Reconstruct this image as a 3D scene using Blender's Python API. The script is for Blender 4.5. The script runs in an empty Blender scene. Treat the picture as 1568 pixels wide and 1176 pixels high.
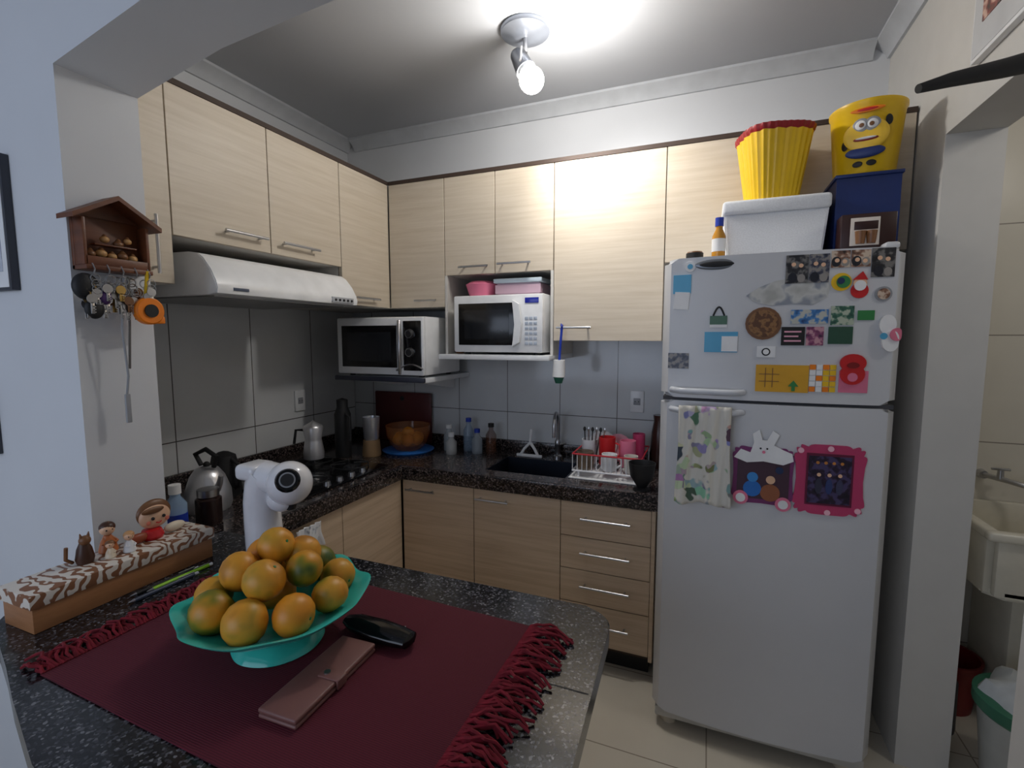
import bpy, bmesh, math, random
from mathutils import Vector, Matrix
random.seed(7)
pi=math.pi
sc=bpy.context.scene
try:
    sc.view_settings.view_transform='Standard'
except Exception: pass
# ---------------------------------------------------------------- materials
def lin(c):
    r=[]
    for v in c[:3]:
        v=v/255.
        r.append(v/12.92 if v<=.04045 else ((v+.055)/1.055)**2.4)
    return (*r,1)
MATS={}
def base(name):
    m=bpy.data.materials.new(name);m.use_nodes=True
    nt=m.node_tree;b=nt.nodes['Principled BSDF'];return m,nt,b
def M(name,col,rough=.5,metal=0,var=.06,scale=12,emit=0,trans=0,alpha=1,coat=0,bump=0):
    if name in MATS:return MATS[name]
    m,nt,b=base(name);N=nt.nodes;L=nt.links
    b.inputs['Roughness'].default_value=rough;b.inputs['Metallic'].default_value=metal
    b.inputs['Coat Weight'].default_value=coat
    b.inputs['Transmission Weight'].default_value=trans
    c=lin(col)
    g=N.new('ShaderNodeNewGeometry');n=N.new('ShaderNodeTexNoise');n.inputs['Scale'].default_value=scale;n.inputs['Detail'].default_value=3
    L.new(g.outputs['Position'],n.inputs['Vector'])
    r=N.new('ShaderNodeValToRGB');L.new(n.outputs['Fac'],r.inputs['Fac'])
    r.color_ramp.elements[0].position=.3;r.color_ramp.elements[1].position=.7
    r.color_ramp.elements[0].color=(*[x*(1-var) for x in c[:3]],1);r.color_ramp.elements[1].color=(*[min(1,x*(1+var)) for x in c[:3]],1)
    L.new(r.outputs['Color'],b.inputs['Base Color'])
    if bump:
        bp=N.new('ShaderNodeBump');bp.inputs['Strength'].default_value=bump;L.new(n.outputs['Fac'],bp.inputs['Height']);L.new(bp.outputs['Normal'],b.inputs['Normal'])
    if emit:
        b.inputs['Emission Color'].default_value=c;b.inputs['Emission Strength'].default_value=emit
    MATS[name]=m;return m
def tile_mat(name,ax,u0,w,v0,h,col,grout,gw=.004,rough=.15,var=.03):
    m,nt,b=base(name);N=nt.nodes;L=nt.links
    g=N.new('ShaderNodeNewGeometry');s=N.new('ShaderNodeSeparateXYZ');L.new(g.outputs['Position'],s.inputs[0])
    def line(o,o0,per):
        a=N.new('ShaderNodeMath');a.operation='SUBTRACT';a.inputs[1].default_value=o0;L.new(s.outputs[o],a.inputs[0])
        p=N.new('ShaderNodeMath');p.operation='PINGPONG';p.inputs[1].default_value=per/2;L.new(a.outputs[0],p.inputs[0])
        l=N.new('ShaderNodeMath');l.operation='LESS_THAN';l.inputs[1].default_value=gw/2;L.new(p.outputs[0],l.inputs[0]);return l
    l1=line(ax[0],u0,w);l2=line(ax[1],v0,h)
    mx=N.new('ShaderNodeMath');mx.operation='MAXIMUM';L.new(l1.outputs[0],mx.inputs[0]);L.new(l2.outputs[0],mx.inputs[1])
    n=N.new('ShaderNodeTexNoise');n.inputs['Scale'].default_value=6;n.inputs['Detail'].default_value=4;L.new(g.outputs['Position'],n.inputs['Vector'])
    r=N.new('ShaderNodeValToRGB');L.new(n.outputs['Fac'],r.inputs['Fac']);c=lin(col)
    r.color_ramp.elements[0].position=.3;r.color_ramp.elements[1].position=.7
    r.color_ramp.elements[0].color=(*[x*(1-var) for x in c[:3]],1);r.color_ramp.elements[1].color=(*[min(1,x*(1+var)) for x in c[:3]],1)
    mix=N.new('ShaderNodeMix');mix.data_type='RGBA';L.new(mx.outputs[0],mix.inputs['Factor']);L.new(r.outputs['Color'],mix.inputs['A']);mix.inputs['B'].default_value=lin(grout)
    L.new(mix.outputs['Result'],b.inputs['Base Color']);b.inputs['Roughness'].default_value=rough
    return m
def wood_mat(name,c1,c2,sx=2.5,sz=55,rough=.45,axis='z'):
    m,nt,b=base(name);N=nt.nodes;L=nt.links
    g=N.new('ShaderNodeNewGeometry');mp=N.new('ShaderNodeMapping')
    mp.inputs['Scale'].default_value=(sx,sx,sz) if axis=='z' else (sz,sx,sx)
    L.new(g.outputs['Position'],mp.inputs['Vector'])
    n=N.new('ShaderNodeTexNoise');n.inputs['Scale'].default_value=1;n.inputs['Detail'].default_value=5;n.inputs['Roughness'].default_value=.6;L.new(mp.outputs[0],n.inputs['Vector'])
    r=N.new('ShaderNodeValToRGB');L.new(n.outputs['Fac'],r.inputs['Fac'])
    r.color_ramp.elements[0].position=.25;r.color_ramp.elements[1].position=.62
    r.color_ramp.elements[0].color=lin(c2);r.color_ramp.elements[1].color=lin(c1)
    L.new(r.outputs['Color'],b.inputs['Base Color']);b.inputs['Roughness'].default_value=rough
    MATS[name]=m;return m
def speck_mat(name,stops,scale=150,rough=.12,kind='VORONOI'):
    m,nt,b=base(name);N=nt.nodes;L=nt.links
    g=N.new('ShaderNodeNewGeometry')
    if kind=='VORONOI':
        v=N.new('ShaderNodeTexVoronoi');v.inputs['Scale'].default_value=scale;L.new(g.outputs['Position'],v.inputs['Vector'])
        sp=N.new('ShaderNodeSeparateColor');L.new(v.outputs['Color'],sp.inputs[0]);src=sp.outputs[0]
    else:
        v=N.new('ShaderNodeTexNoise');v.inputs['Scale'].default_value=scale;v.inputs['Detail'].default_value=2;L.new(g.outputs['Position'],v.inputs['Vector']);src=v.outputs['Fac']
    r=N.new('ShaderNodeValToRGB');r.color_ramp.interpolation='CONSTANT' if kind=='VORONOI' else 'LINEAR'
    L.new(src,r.inputs['Fac']);e=r.color_ramp.elements
    e[0].position=stops[0][0];e[0].color=lin(stops[0][1]);e[1].position=stops[1][0];e[1].color=lin(stops[1][1])
    for p,c in stops[2:]:
        x=e.new(p);x.color=lin(c)
    L.new(r.outputs['Color'],b.inputs['Base Color']);b.inputs['Roughness'].default_value=rough
    MATS[name]=m;return m
def glass(name,col,rough=.05,alpha=.35):
    m,nt,b=base(name);b.inputs['Base Color'].default_value=lin(col);b.inputs['Roughness'].default_value=rough
    b.inputs['Alpha'].default_value=alpha;return m
wall=M('wall_paint',(216,218,221),.85,var=.02,scale=3)
beige=M('jamb_paint',(208,205,199),.85,var=.02)
ceilm=M('ceiling_paint',(184,186,190),.9,var=.02,scale=2)
white=M('white_plastic',(232,233,234),.3)
fridgem=M('fridge_enamel',(206,207,210),.28,var=.01)
mold=M('moulding_white',(196,199,203),.7)
wood=wood_mat('cabinet_oak_laminate',(206,194,176),(191,177,156))
woodl=wood_mat('oak_laminate_warm_lit',(208,186,160),(186,162,135))  # same laminate as the uppers, the warmer light down here put into the colour
dark=M('cabinet_gap_dark',(60,45,36),.7)
carc=M('carcass_white',(205,202,196),.6)
chrome=M('brushed_steel',(190,190,192),.28,1,var=.03)
black=M('black_gloss',(12,12,14),.15)
blackm=M('black_matte',(20,20,22),.6)
granite=speck_mat('granite_dark',[(0,(16,16,18)),(.38,(34,34,38)),(.66,(58,58,64)),(.86,(88,88,94)),(.95,(118,118,122))],230,.16)
graniteb=speck_mat('granite_brown',[(0,(20,17,17)),(.4,(46,40,40)),(.68,(78,68,66)),(.88,(112,100,96))],190,.14)
orange=speck_mat('orange_peel',[(.3,(175,112,25)),(.46,(222,152,42)),(.60,(212,156,48)),(.70,(150,135,42)),(.8,(90,100,30))],14,.42,'N')
orangey=speck_mat('tangerine_peel',[(.3,(205,120,28)),(.55,(226,146,36)),(.75,(200,150,50))],13,.42,'N')
orangeg=speck_mat('green_orange_peel',[(.42,(62,88,22)),(.54,(135,128,32)),(.66,(212,145,32))],15,.42,'N')
# ---------------------------------------------------------------- builder
class B:
    def __init__(s,name): s.name=name;s.bm=bmesh.new();s.mats=[]
    def mi(s,m):
        if m not in s.mats:s.mats.append(m)
        return s.mats.index(m)
    def merge(s,t,m,X=None):
        i=s.mi(m)
        for f in t.faces:f.material_index=i;f.smooth=True
        if X is not None:t.transform(X)
        bmesh.ops.recalc_face_normals(t,faces=t.faces[:])
        me=bpy.data.meshes.new('t');t.to_mesh(me);t.free();s.bm.from_mesh(me);bpy.data.meshes.remove(me);return s
    def box(s,x0,x1,y0,y1,z0,z1,m,bev=0,seg=2,X=None):
        t=bmesh.new();bmesh.ops.create_cube(t,size=1)
        t.transform(Matrix.Translation(((x0+x1)/2,(y0+y1)/2,(z0+z1)/2))@Matrix.Diagonal((abs(x1-x0),abs(y1-y0),abs(z1-z0),1)))
        if bev:bmesh.ops.bevel(t,geom=t.edges[:],offset=bev,segments=seg,affect='EDGES',profile=.5)
        return s.merge(t,m,X)
    def cyl(s,p0,p1,r0,r1,m,seg=24,X=None):
        t=bmesh.new();p0=Vector(p0);p1=Vector(p1);d=p1-p0
        bmesh.ops.create_cone(t,cap_ends=True,segments=seg,radius1=r0,radius2=r1,depth=d.length)
        t.transform(Matrix.Translation((p0+p1)/2)@d.to_track_quat('Z','Y').to_matrix().to_4x4())
        return s.merge(t,m,X)
    def sph(s,c,r,m,sc=(1,1,1),seg=20,X=None,R=None):
        t=bmesh.new();bmesh.ops.create_uvsphere(t,u_segments=seg,v_segments=max(6,seg*2//3),radius=r)
        t.transform(Matrix.Translation(c)@(R or Matrix())@Matrix.Diagonal((*sc,1)));return s.merge(t,m,X)
    def lathe(s,prof,c,m,seg=36,fn=None,X=None,R=None):
        t=bmesh.new();rings=[]
        for (r,z) in prof:
            ring=[]
            for i in range(seg):
                a=2*pi*i/seg;rr,zz=(r,z) if fn is None else fn(r,z,a)
                ring.append(t.verts.new((rr*math.cos(a),rr*math.sin(a),zz)))
            rings.append(ring)
        for a,b in zip(rings[:-1],rings[1:]):
            for i in range(seg):t.faces.new((a[i],a[(i+1)%seg],b[(i+1)%seg],b[i]))
        if prof[0][0]>1e-4:t.faces.new(rings[0][::-1])
        if prof[-1][0]>1e-4:t.faces.new(rings[-1])
        bmesh.ops.remove_doubles(t,verts=t.verts[:],dist=1e-6)
        t.transform(Matrix.Translation(c)@(R or Matrix()));return s.merge(t,m,X)
    def tube(s,pts,r,m,seg=8,X=None,r1=None):
        t=bmesh.new();pts=[Vector(p) for p in pts];rings=[];n=len(pts);up=None
        for i,p in enumerate(pts):
            tg=(pts[min(i+1,n-1)]-pts[max(i-1,0)]).normalized()
            if up is None:
                up=Vector((0,0,1)) if abs(tg.z)<.9 else Vector((1,0,0))
            up=(up-tg*up.dot(tg)).normalized();sd=tg.cross(up)
            rr=r if r1 is None else r+(r1-r)*i/(n-1)
            rings.append([t.verts.new(p+(up*math.cos(2*pi*k/seg)+sd*math.sin(2*pi*k/seg))*rr) for k in range(seg)])
        for a,b in zip(rings[:-1],rings[1:]):
            for i in range(seg):t.faces.new((a[i],a[(i+1)%seg],b[(i+1)%seg],b[i]))
        t.faces.new(rings[0][::-1]);t.faces.new(rings[-1]);return s.merge(t,m,X)
    def prism(s,pts,a,b,m,plane='xy',bev=0,X=None,seg=2):
        t=bmesh.new()
        def V(p,h):
            return {'xy':(p[0],p[1],h),'xz':(p[0],h,p[1]),'yz':(h,p[0],p[1])}[plane]
        lo=[t.verts.new(V(p,a)) for p in pts];hi=[t.verts.new(V(p,b)) for p in pts];n=len(pts)
        t.faces.new(lo[::-1]);t.faces.new(hi)
        for i in range(n):t.faces.new((lo[i],lo[(i+1)%n],hi[(i+1)%n],hi[i]))
        if bev:
            ed=[e for e in t.edges if not (e.verts[0] in lo)!=(e.verts[1] in lo)]
            bmesh.ops.bevel(t,geom=ed,offset=bev,segments=seg,affect='EDGES')
        return s.merge(t,m,X)
    def done(s,loc=None,rz=0,ang=38,parent=None):
        me=bpy.data.meshes.new(s.name);s.bm.to_mesh(me);s.bm.free()
        for m in s.mats:me.materials.append(m)
        try:me.set_sharp_from_angle(angle=math.radians(ang))
        except Exception:pass
        o=bpy.data.objects.new(s.name,me);bpy.context.collection.objects.link(o)
        if parent is not None:
            me.transform(Matrix.Translation(-parent.location));o.parent=parent;return o
        if loc is None:
            xs=[v.co.x for v in me.vertices];ys=[v.co.y for v in me.vertices];zs=[v.co.z for v in me.vertices]
            c=Vector(((min(xs)+max(xs))/2,(min(ys)+max(ys))/2,min(zs)))
            me.transform(Matrix.Translation(-c));o.location=c
        else:
            o.location=loc;o.rotation_euler=(0,0,rz)
        return o
# ---------------------------------------------------------------- room
XL=-.2;XR=2.677;ZC=2.77;Y1=-1.869;Y2=-1.677
floor_m=tile_mat('floor_tile',('X','Y'),1.6,.45,-.93,.45,(208,200,184),(150,140,125),.005,.25)
B('floor').box(-1.6,4.1,-4.7,.1,-.1,0,floor_m).done()
B('ceiling').box(-1.6,4.1,-4.7,.1,ZC,ZC+.1,ceilm).done()
B('wall_back').box(XL-.1,XR+.152,0,.1,0,ZC,wall).done()
B('wall_left').box(XL-.1,XL,Y2,0,0,ZC,wall).done()
B('wall_partition').prism([(-1.5,0),(.477,0),(.477,2.2),(.82,2.262),(1.2,2.29),(XR,2.3),(XR,ZC),(-1.5,ZC)],Y1,Y2,wall,'xz').done()
w=B('wall_right');w.box(XR,XR+.152,-.619,0,0,ZC,beige);w.box(XR,XR+.152,-1.24,-.619,2.166,ZC,beige);w.box(XR,XR+.152,-4.6,-1.24,0,ZC,beige);w.done()
B('wall_living_left').box(-1.6,-1.5,-4.6,Y1,0,ZC,wall).done()
B('wall_living_rear').box(-1.6,4.0,-4.7,-4.6,0,ZC,wall).done()
laun=tile_mat('laundry_tile',('X','Z'),3.04,.33,1.085,.45,(222,216,202),(150,142,130),.005,.3)
B('wall_laundry_back').box(XR+.152,4.0,0,.1,0,ZC,laun).done()
B('wall_laundry_right').box(4.0,4.1,-4.6,.1,0,ZC,wall).done()
def trim(name,pts,a,b,plane,m=mold):B(name).prism(pts,a,b,m,plane).done()
c=.065
def cove(x,s):
    return [(x,ZC),(x,ZC-c),(x+s*.012,ZC-c),(x+s*.018,ZC-c+.014),(x+s*.03,ZC-c*.55),(x+s*.05,ZC-.02),(x+s*c,ZC-.012),(x+s*c,ZC)]
trim('trim_1',cove(0,-1),XL+c,XR-c,'yz')
trim('trim_2',cove(XL,1),Y2,0,'xz')
trim('trim_3',cove(XR,-1),Y2,0,'xz')
bs=tile_mat('backsplash_tile',('X','Z'),.92,.32,1.09,.6,(208,211,213),(98,96,95),.004,.12)
bs2=tile_mat('backsplash_tile_left',('Y','Z'),-.381,.41,1.06,.64,(216,218,219),(90,88,86),.005,.12)
B('wall_tiles_back').box(XL+.008,XR-.8,-.006,0,.915,1.9,bs).done()
B('wall_tiles_left').box(XL,XL+.006,Y2+.002,-.008,.915,1.9,bs2).done()
# ---------------------------------------------------------------- handles / cabinets
def handle(b,p0,p1,n,m=chrome,off=.028,r=.0055):
    p0=Vector(p0);p1=Vector(p1);n=Vector(n);d=(p1-p0).normalized()
    b.tube([p0+n*off,p1+n*off],r,m,10)
    for q in (p0+d*.02,p1-d*.02):b.tube([q,q+n*off],r*.8,m,8)
DU=.381;ZT=2.346
g=.0018
ul=B('upper_cabinet')
for y0,y1,z0 in ((-1.675,-1.54,1.70),(-1.54,-1.155,1.858),(-1.155,-.756,1.858),(-.756,-.383,1.685)):
    ul.box(XL+.007,DU-.02,y0,y1,z0,ZT-.002,carc)
    ul.box(DU-.0205,DU-.019,y0,y1,z0+.002,ZT-.003,dark)
    ul.box(DU-.019,DU,y0+g,y1-g,z0,ZT-.012,wood,.0012,1)
ul.box(XL+.007,DU-.02,-.383,-.008,1.685,ZT-.002,carc)
ul.box(XL+.007,DU+.004,-1.675,-.383,ZT-.012,ZT+.006,dark)
X=(1,0,0)
handle(ul,(DU,-1.37,1.905),(DU,-1.19,1.905),X);handle(ul,(DU,-1.115,1.905),(DU,-.92,1.905),X);handle(ul,(DU,-.684,1.722),(DU,-.504,1.722),X)
handle(ul,(DU,-1.605,1.725),(DU,-1.605,1.905),X)
ul.done()
ub=B('upper_cabinet')
for x0,x1,z0 in ((DU+.003,.724,1.685),(.724,1.008,1.844),(1.008,1.312,1.844),(1.312,1.813,1.51),(1.813,2.24,1.85),(2.24,2.672,1.85)):
    ub.box(x0,x1,-DU+.02,-.008,z0,ZT-.002,carc)
    ub.box(x0,x1,-DU+.019,-DU+.0205,z0+.002,ZT-.003,dark)
    ub.box(x0+g,x1-g,-DU,-DU+.019,z0,ZT-.012,wood,.0012,1)
ub.box(DU+.005,2.672,-DU-.004,-.008,ZT-.012,ZT+.006,dark)
# microwave niche
ub.box(.724,.738,-DU,-.008,1.44,1.844,carc);ub.box(1.298,1.3115,-DU,-.008,1.44,1.844,carc)
ub.box(.715,1.3115,-DU-.06,-.008,1.415,1.44,white,.002)
ub.box(.738,1.298,-.02,-.008,1.44,1.844,carc)
Yn=(0,-1,0)
for a,b_,z in ((.552,.683,1.72),(.818,.98,1.88),(1.03,1.205,1.885),(1.335,1.50,1.572)):handle(ub,(a,-DU,z),(b_,-DU,z),Yn)
ub.done()
# lower cabinets
ZE=.792;ZTOP=.862
lb=B('lower_cabinet')
lb.box(.54,.96,-.515,-.008,.1,ZE,dark);lb.box(.96,1.45,-.515,-.008,.1,.66,dark);lb.box(.96,1.45,-.515,-.50,.66,ZE,dark);lb.box(1.45,1.806,-.515,-.008,.1,ZE,dark);lb.box(.56,1.80,-.46,-.01,0,.1,blackm)
for x0,x1 in ((.542,.957),(.957,1.402)):
    lb.box(x0+g,x1-g,-.535,-.515,.105,ZE-.006,woodl,.0012,1)
for z0,z1 in ((.12,.31),(.31,.468),(.468,.623),(.623,.786)):
    lb.box(1.402+g,1.806-g,-.535,-.515,z0+g,z1-g,woodl,.0012,1)
    handle(lb,(1.50,-.535,(z0+z1)/2+.012),(1.72,-.535,(z0+z1)/2+.012),Yn)
handle(lb,(.575,-.535,.742),(.745,-.535,.742),Yn);handle(lb,(.975,-.535,.742),(1.15,-.535,.742),Yn)
lb.box(1.806,1.822,-.535,-.008,0.1,ZE,woodl)
lb.done()
ll=B('lower_cabinet')
ll.box(XL+.007,.515,-1.674,-.008,.1,ZE,dark);ll.box(XL+.01,.46,-1.674,-.01,0,.1,blackm)
for y0,y1 in ((-.98,-.537),(-1.40,-.98),(-1.674,-1.40)):
    ll.box(.515,.535,y0+g,y1-g,.105,ZE-.006,woodl,.0012,1)
handle(ll,(.535,-1.35,.742),(.535,-1.15,.742),X)
ll.done()
# counter with sink hole
k=B('kitchen_countertop')
sx0,sx1,sy0,sy1=.98,1.40,-.45,-.15
k.box(XL+.007,.554,-1.675,-.008,ZTOP-.03,ZTOP,graniteb)
k.box(.554,sx0,-.554,-.008,ZTOP-.03,ZTOP,graniteb);k.box(sx1,1.835,-.554,-.008,ZTOP-.03,ZTOP,graniteb)
k.box(sx0,sx1,-.554,sy0,ZTOP-.03,ZTOP,graniteb);k.box(sx0,sx1,sy1,-.008,ZTOP-.03,ZTOP,graniteb)
k.box(.552,1.835,-.556,-.536,ZE,ZTOP,graniteb,.003);k.box(.536,.556,-1.675,-.536,ZE,ZTOP,graniteb,.003)
k.done()
B('trim_4').box(XL+.007,1.835,-.024,-.0065,ZTOP,.925,graniteb,.002).done();B('trim_5').box(XL+.007,XL+.025,-1.675,-.024,ZTOP,.915,graniteb,.002).done()
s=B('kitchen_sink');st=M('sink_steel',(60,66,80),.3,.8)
d=ZTOP-.16
s.box(sx0+.002,sx1-.002,sy0+.002,sy1-.002,d-.004,d,st)
s.box(sx0+.002,sx0+.006,sy0+.002,sy1-.002,d,ZTOP-.002,st);s.box(sx1-.006,sx1-.002,sy0+.002,sy1-.002,d,ZTOP-.002,st)
s.box(sx0+.006,sx1-.006,sy0+.002,sy0+.006,d,ZTOP-.002,st);s.box(sx0+.006,sx1-.006,sy1-.006,sy1-.002,d,ZTOP-.002,st)
s.cyl((1.2,-.3,d),(1.2,-.3,d+.003),.035,.035,chrome)
s.done()
f=B('kitchen_faucet');fx=1.25
f.lathe([(.026,0),(.026,.01),(.016,.02),(.014,.06),(.017,.065),(.017,.09),(.012,.1),(0,.1)],(fx,-.075,ZTOP),chrome)
f.tube([(fx,-.075,ZTOP+.09)]+[(fx+.01*(1-math.cos(a)),-.075-.07*(1-math.cos(a)),ZTOP+.19+.07*math.sin(a)) for a in [i*pi/10 for i in range(11)]]+[(fx+.02,-.215,ZTOP+.14)],.009,chrome,10)
f.tube([(fx,-.075,ZTOP+.07),(fx+.05,-.08,ZTOP+.085)],.006,chrome)
f.done()
# cooktop
ck=B('gas_cooktop');ck.box(.0,.49,-1.16,-.58,ZTOP+.0005,ZTOP+.009,black,.003)
for x,y,r in ((.13,-.72,.045),(.36,-.72,.035),(.13,-1.0,.035),(.36,-1.0,.045)):
    ck.cyl((x,y,ZTOP+.009),(x,y,ZTOP+.02),r,r*.9,blackm);ck.cyl((x,y,ZTOP+.02),(x,y,ZTOP+.026),r*.7,r*.65,M('burner_cap',(40,40,42),.4))
    for k2 in range(4):
        a=k2*pi/2+.785;ck.tube([(x+.09*math.cos(a),y+.09*math.sin(a),ZTOP+.009),(x+.088*math.cos(a),y+.088*math.sin(a),ZTOP+.036),(x+.02*math.cos(a),y+.02*math.sin(a),ZTOP+.038)],.004,blackm,6)
    ck.tube([(x+.09*math.cos(a),y+.09*math.sin(a),ZTOP+.03) for a in [i*pi/12 for i in range(25)]],.003,blackm,6)
for i in range(4):ck.cyl((.455,-.74-.08*i,ZTOP+.009),(.455,-.74-.08*i,ZTOP+.028),.017,.014,chrome)
ck.done()
# range hood
h=B('range_hood');prof=[(XL+.007,1.672),(.47,1.668),(.502,1.672),(.506,1.69),(.50,1.712),(.478,1.752),(.445,1.79),(.42,1.806),(.38,1.812),(XL+.007,1.825)]
h.prism(prof,-1.49,-.80,white,'xz',.003)
h.box(-.05,.45,-1.46,-.83,1.664,1.670,M('hood_filter',(150,150,150),.4,.8))
h.box(.500,.5085,-.965,-.83,1.676,1.70,M('hood_panel',(165,168,172),.4),.001)
for i in range(5):h.cyl((.506,-.945+.025*i,1.688),(.512,-.945+.025*i,1.688),.006,.005,blackm,10)
h.box(.501,.5075,-1.43,-1.37,1.684,1.694,M('hood_badge',(70,80,100),.4),.001)
h.done()
# microwaves
def microwave(name,x0,x1,y0,y1,z0,z1,style):
    b=B(name);W=x1-x0;H=z1-z0
    b.box(x0,x1,y0+.02,y1,z0+.012,z1,white,.008)
    b.box(x0,x1,y0,y0+.022,z0+.012,z1-.002,white,.008)
    for x in (x0+.05,x1-.05):
        for y in (y0+.06,y1-.05):b.cyl((x,y,z0),(x,y,z0+.014),.014,.014,blackm,12)
    px=x1-W*.24
    b.box(x0+W*.06,px-W*.05,y0-.003,y0+.003,z0+H*.16,z1-H*.14,black,.003)
    b.box(x0+W*.13,px-W*.12,y0-.004,y0-.002,z0+H*.26,z1-H*.25,M('mw_window',(28,30,34),.2),.001)
    if style==0:
        b.tube([(px-.012+.018*math.sin(pi*i/10),y0-.028*math.sin(pi*i/10)-.001,z1-.02-(H-.04)*i/10) for i in range(11)],.009,chrome,10)
        b.box(px+.012,x1-.012,y0-.003,y0+.002,z0+H*.12,z1-H*.07,black,.003)
        for zz in (.72,.42):
            b.cyl((px+.055,y0-.018,z0+H*zz),(px+.055,y0,z0+H*zz),.022,.025,chrome)
            b.cyl((px+.055,y0-.021,z0+H*zz),(px+.055,y0-.018,z0+H*zz),.016,.018,blackm)
        b.tube([(px-.03+.16*i/8,y0-.006,z0+H*(.12+.10*math.sin(i/8*pi*.9))) for i in range(9)],.005,chrome,8)
    else:
        b.prism([(px-.035,z0+.04),(px+.0,z0+.06),(px+.012,(z0+z1)/2),(px-.0,z1-.05),(px-.035,z1-.03),(px-.02,(z0+z1)/2)],y0-.022,y0,white,'xz',.002)
        b.box(px+.025,x1-.02,y0-.003,y0+.001,z1-.045,z1-.02,M('mw_display',(20,30,120),.2,emit=.6),.001)
        bt=M('mw_button',(175,185,200),.5)
        for i in range(3):
            for j in range(6):
                b.box(px+.025+i*.022,px+.042+i*.022,y0-.0025,y0+.001,z0+.05+j*.024,z0+.064+j*.024,bt,.001)
    b.done()
microwave('microwave_oven',.12,.668,-.51,-.12,1.318,1.632,0)
microwave('microwave_oven',.80,1.275,-.43,-.03,1.4405,1.735,1)
sh=B('oven_shelf');sh.box(.10,.672,-.50,-.008,1.292,1.317,white,.002);sh.box(.10,.672,-.516,-.50,1.294,1.318,M('shelf_edge_dark',(45,48,62),.4),.002)
for x in (.2,.55):sh.prism([(-.45,1.292),(-.008,1.292),(-.008,1.22),(-.03,1.22)],x,x+.02,white,'yz')
sh.done()
# ---------------------------------------------------------------- fridge
FX0,FX1=1.846,2.562;xm=(FX0+FX1)/2;hw=(FX1-FX0)/2
def fy(x):
    u=abs((x-xm)/hw);y=-.772-.026*(1-u*u)
    if u>.93:y+=.035*((u-.93)/.07)**2
    return y
N=28
outline=[(FX0,-.70)]+[(FX0+(FX1-FX0)*i/N,fy(FX0+(FX1-FX0)*i/N)) for i in range(N+1)]+[(FX1,-.70)]
fr=B('refrigerator')
fr.box(FX0+.006,FX1-.006,-.70,-.07,.045,1.80,fridgem,.012)
fr.prism(outline,.085,1.300,fridgem,'xy',.012,seg=3);fr.prism(outline,1.311,1.803,fridgem,'xy',.016,seg=3)
fr.box(FX0+.012,FX1-.012,-.755,-.70,.04,.08,M('fridge_kick',(190,188,182),.5),.006)
for x in (FX0+.06,FX1-.06):
    fr.cyl((x,-.70,0),(x,-.70,.045),.03,.025,M('fridge_foot',(205,195,175),.5));fr.cyl((x,-.15,0),(x,-.15,.045),.03,.025,blackm)
for z,s2 in ((1.338,1),(1.268,-1)):
    pts=[(1.885+.235*i/14,fy(1.885+.235*i/14)-.034*min(1,2.2*math.sin(pi*i/14)),z+s2*.0) for i in range(15)]
    fr.tube(pts,.011,M('fridge_handle',(198,201,207),.3),10)
fr.box(FX0+.01,FX1-.01,-.768,-.70,1.299,1.312,M('fridge_gasket',(70,70,74),.7))
fr.sph((2.02,fy(2.02)-.001,1.775),.07,M('fridge_emblem',(120,124,130),.3,.6),(1,.05,.26))
fr.sph((2.02,fy(2.02)-.004,1.775),.055,blackm,(1,.05,.18))
fr.box(FX1-.06,FX1-.02,-.76,-.70,1.80,1.822,fridgem,.008)
fro=fr.done()
# decals on the fridge door
def plate(b,x0,x1,z0,z1,m,off=.003,n=6,rot=0):
    t=bmesh.new();cx=(x0+x1)/2;cz=(z0+z1)/2;g2=[]
    for o in (0,off):
        row=[]
        for i in range(n+1):
            for z in (z0,z1):
                dx=x0+(x1-x0)*i/n-cx;dz=z-cz
                X_=cx+dx*math.cos(rot)-dz*math.sin(rot);Z_=cz+dx*math.sin(rot)+dz*math.cos(rot)
                row.append(t.verts.new((X_,fy(X_)-o-.0005,Z_)))
        g2.append(row)
    A,C=g2
    for i in range(n):
        t.faces.new((C[2*i],C[2*i+2],C[2*i+3],C[2*i+1]));t.faces.new((A[2*i],A[2*i+1],A[2*i+3],A[2*i+2]))
        t.faces.new((A[2*i],A[2*i+2],C[2*i+2],C[2*i]));t.faces.new((A[2*i+1],C[2*i+1],C[2*i+3],A[2*i+3]))
    t.faces.new((A[0],C[0],C[1],A[1]));t.faces.new((A[2*n],A[2*n+1],C[2*n+1],C[2*n]))
    b.merge(t,m)
def poly(b,pts,m,off=.004,o0=0.0):
    t=bmesh.new();lo=[t.verts.new((x,fy(x)-.0005-o0,z)) for x,z in pts];hi=[t.verts.new((x,fy(x)-.0005-o0-off,z)) for x,z in pts];n=len(pts)
    t.faces.new(hi);t.faces.new(lo[::-1])
    for i in range(n):t.faces.new((lo[i],lo[(i+1)%n],hi[(i+1)%n],hi[i]))
    b.merge(t,m)
def disc(b,x,z,r,m,off=.004,o0=0,sx=1,sz=1,n=20):poly(b,[(x+r*sx*math.cos(2*pi*i/n),z+r*sz*math.sin(2*pi*i/n)) for i in range(n)],m,off,o0)
def photo(name,cs,scale=45,rough=.35):
    if name in MATS:return MATS[name]
    return speck_mat(name,[(.3,cs[0]),(.47,cs[1])]+[(.56+.12*i,c_) for i,c_ in enumerate(cs[2:])],scale,rough,'N')
ph_bw=photo('photo_bw',[(25,25,28),(50,50,54),(120,118,115)])
ph_bw2=photo('photo_bw_b',[(30,34,46),(75,78,95),(140,135,130)],60)
ph_sep=photo('photo_warm',[(50,35,30),(150,110,90),(210,190,170)],55)
ph_blue=photo('photo_blue',[(30,60,110),(70,130,190),(190,190,180)],40)
ph_pur=photo('photo_purple',[(60,30,60),(140,70,110),(200,150,160)],50)
ph_grn=photo('photo_green',[(30,70,60),(60,110,90),(180,190,170)],50)
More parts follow.
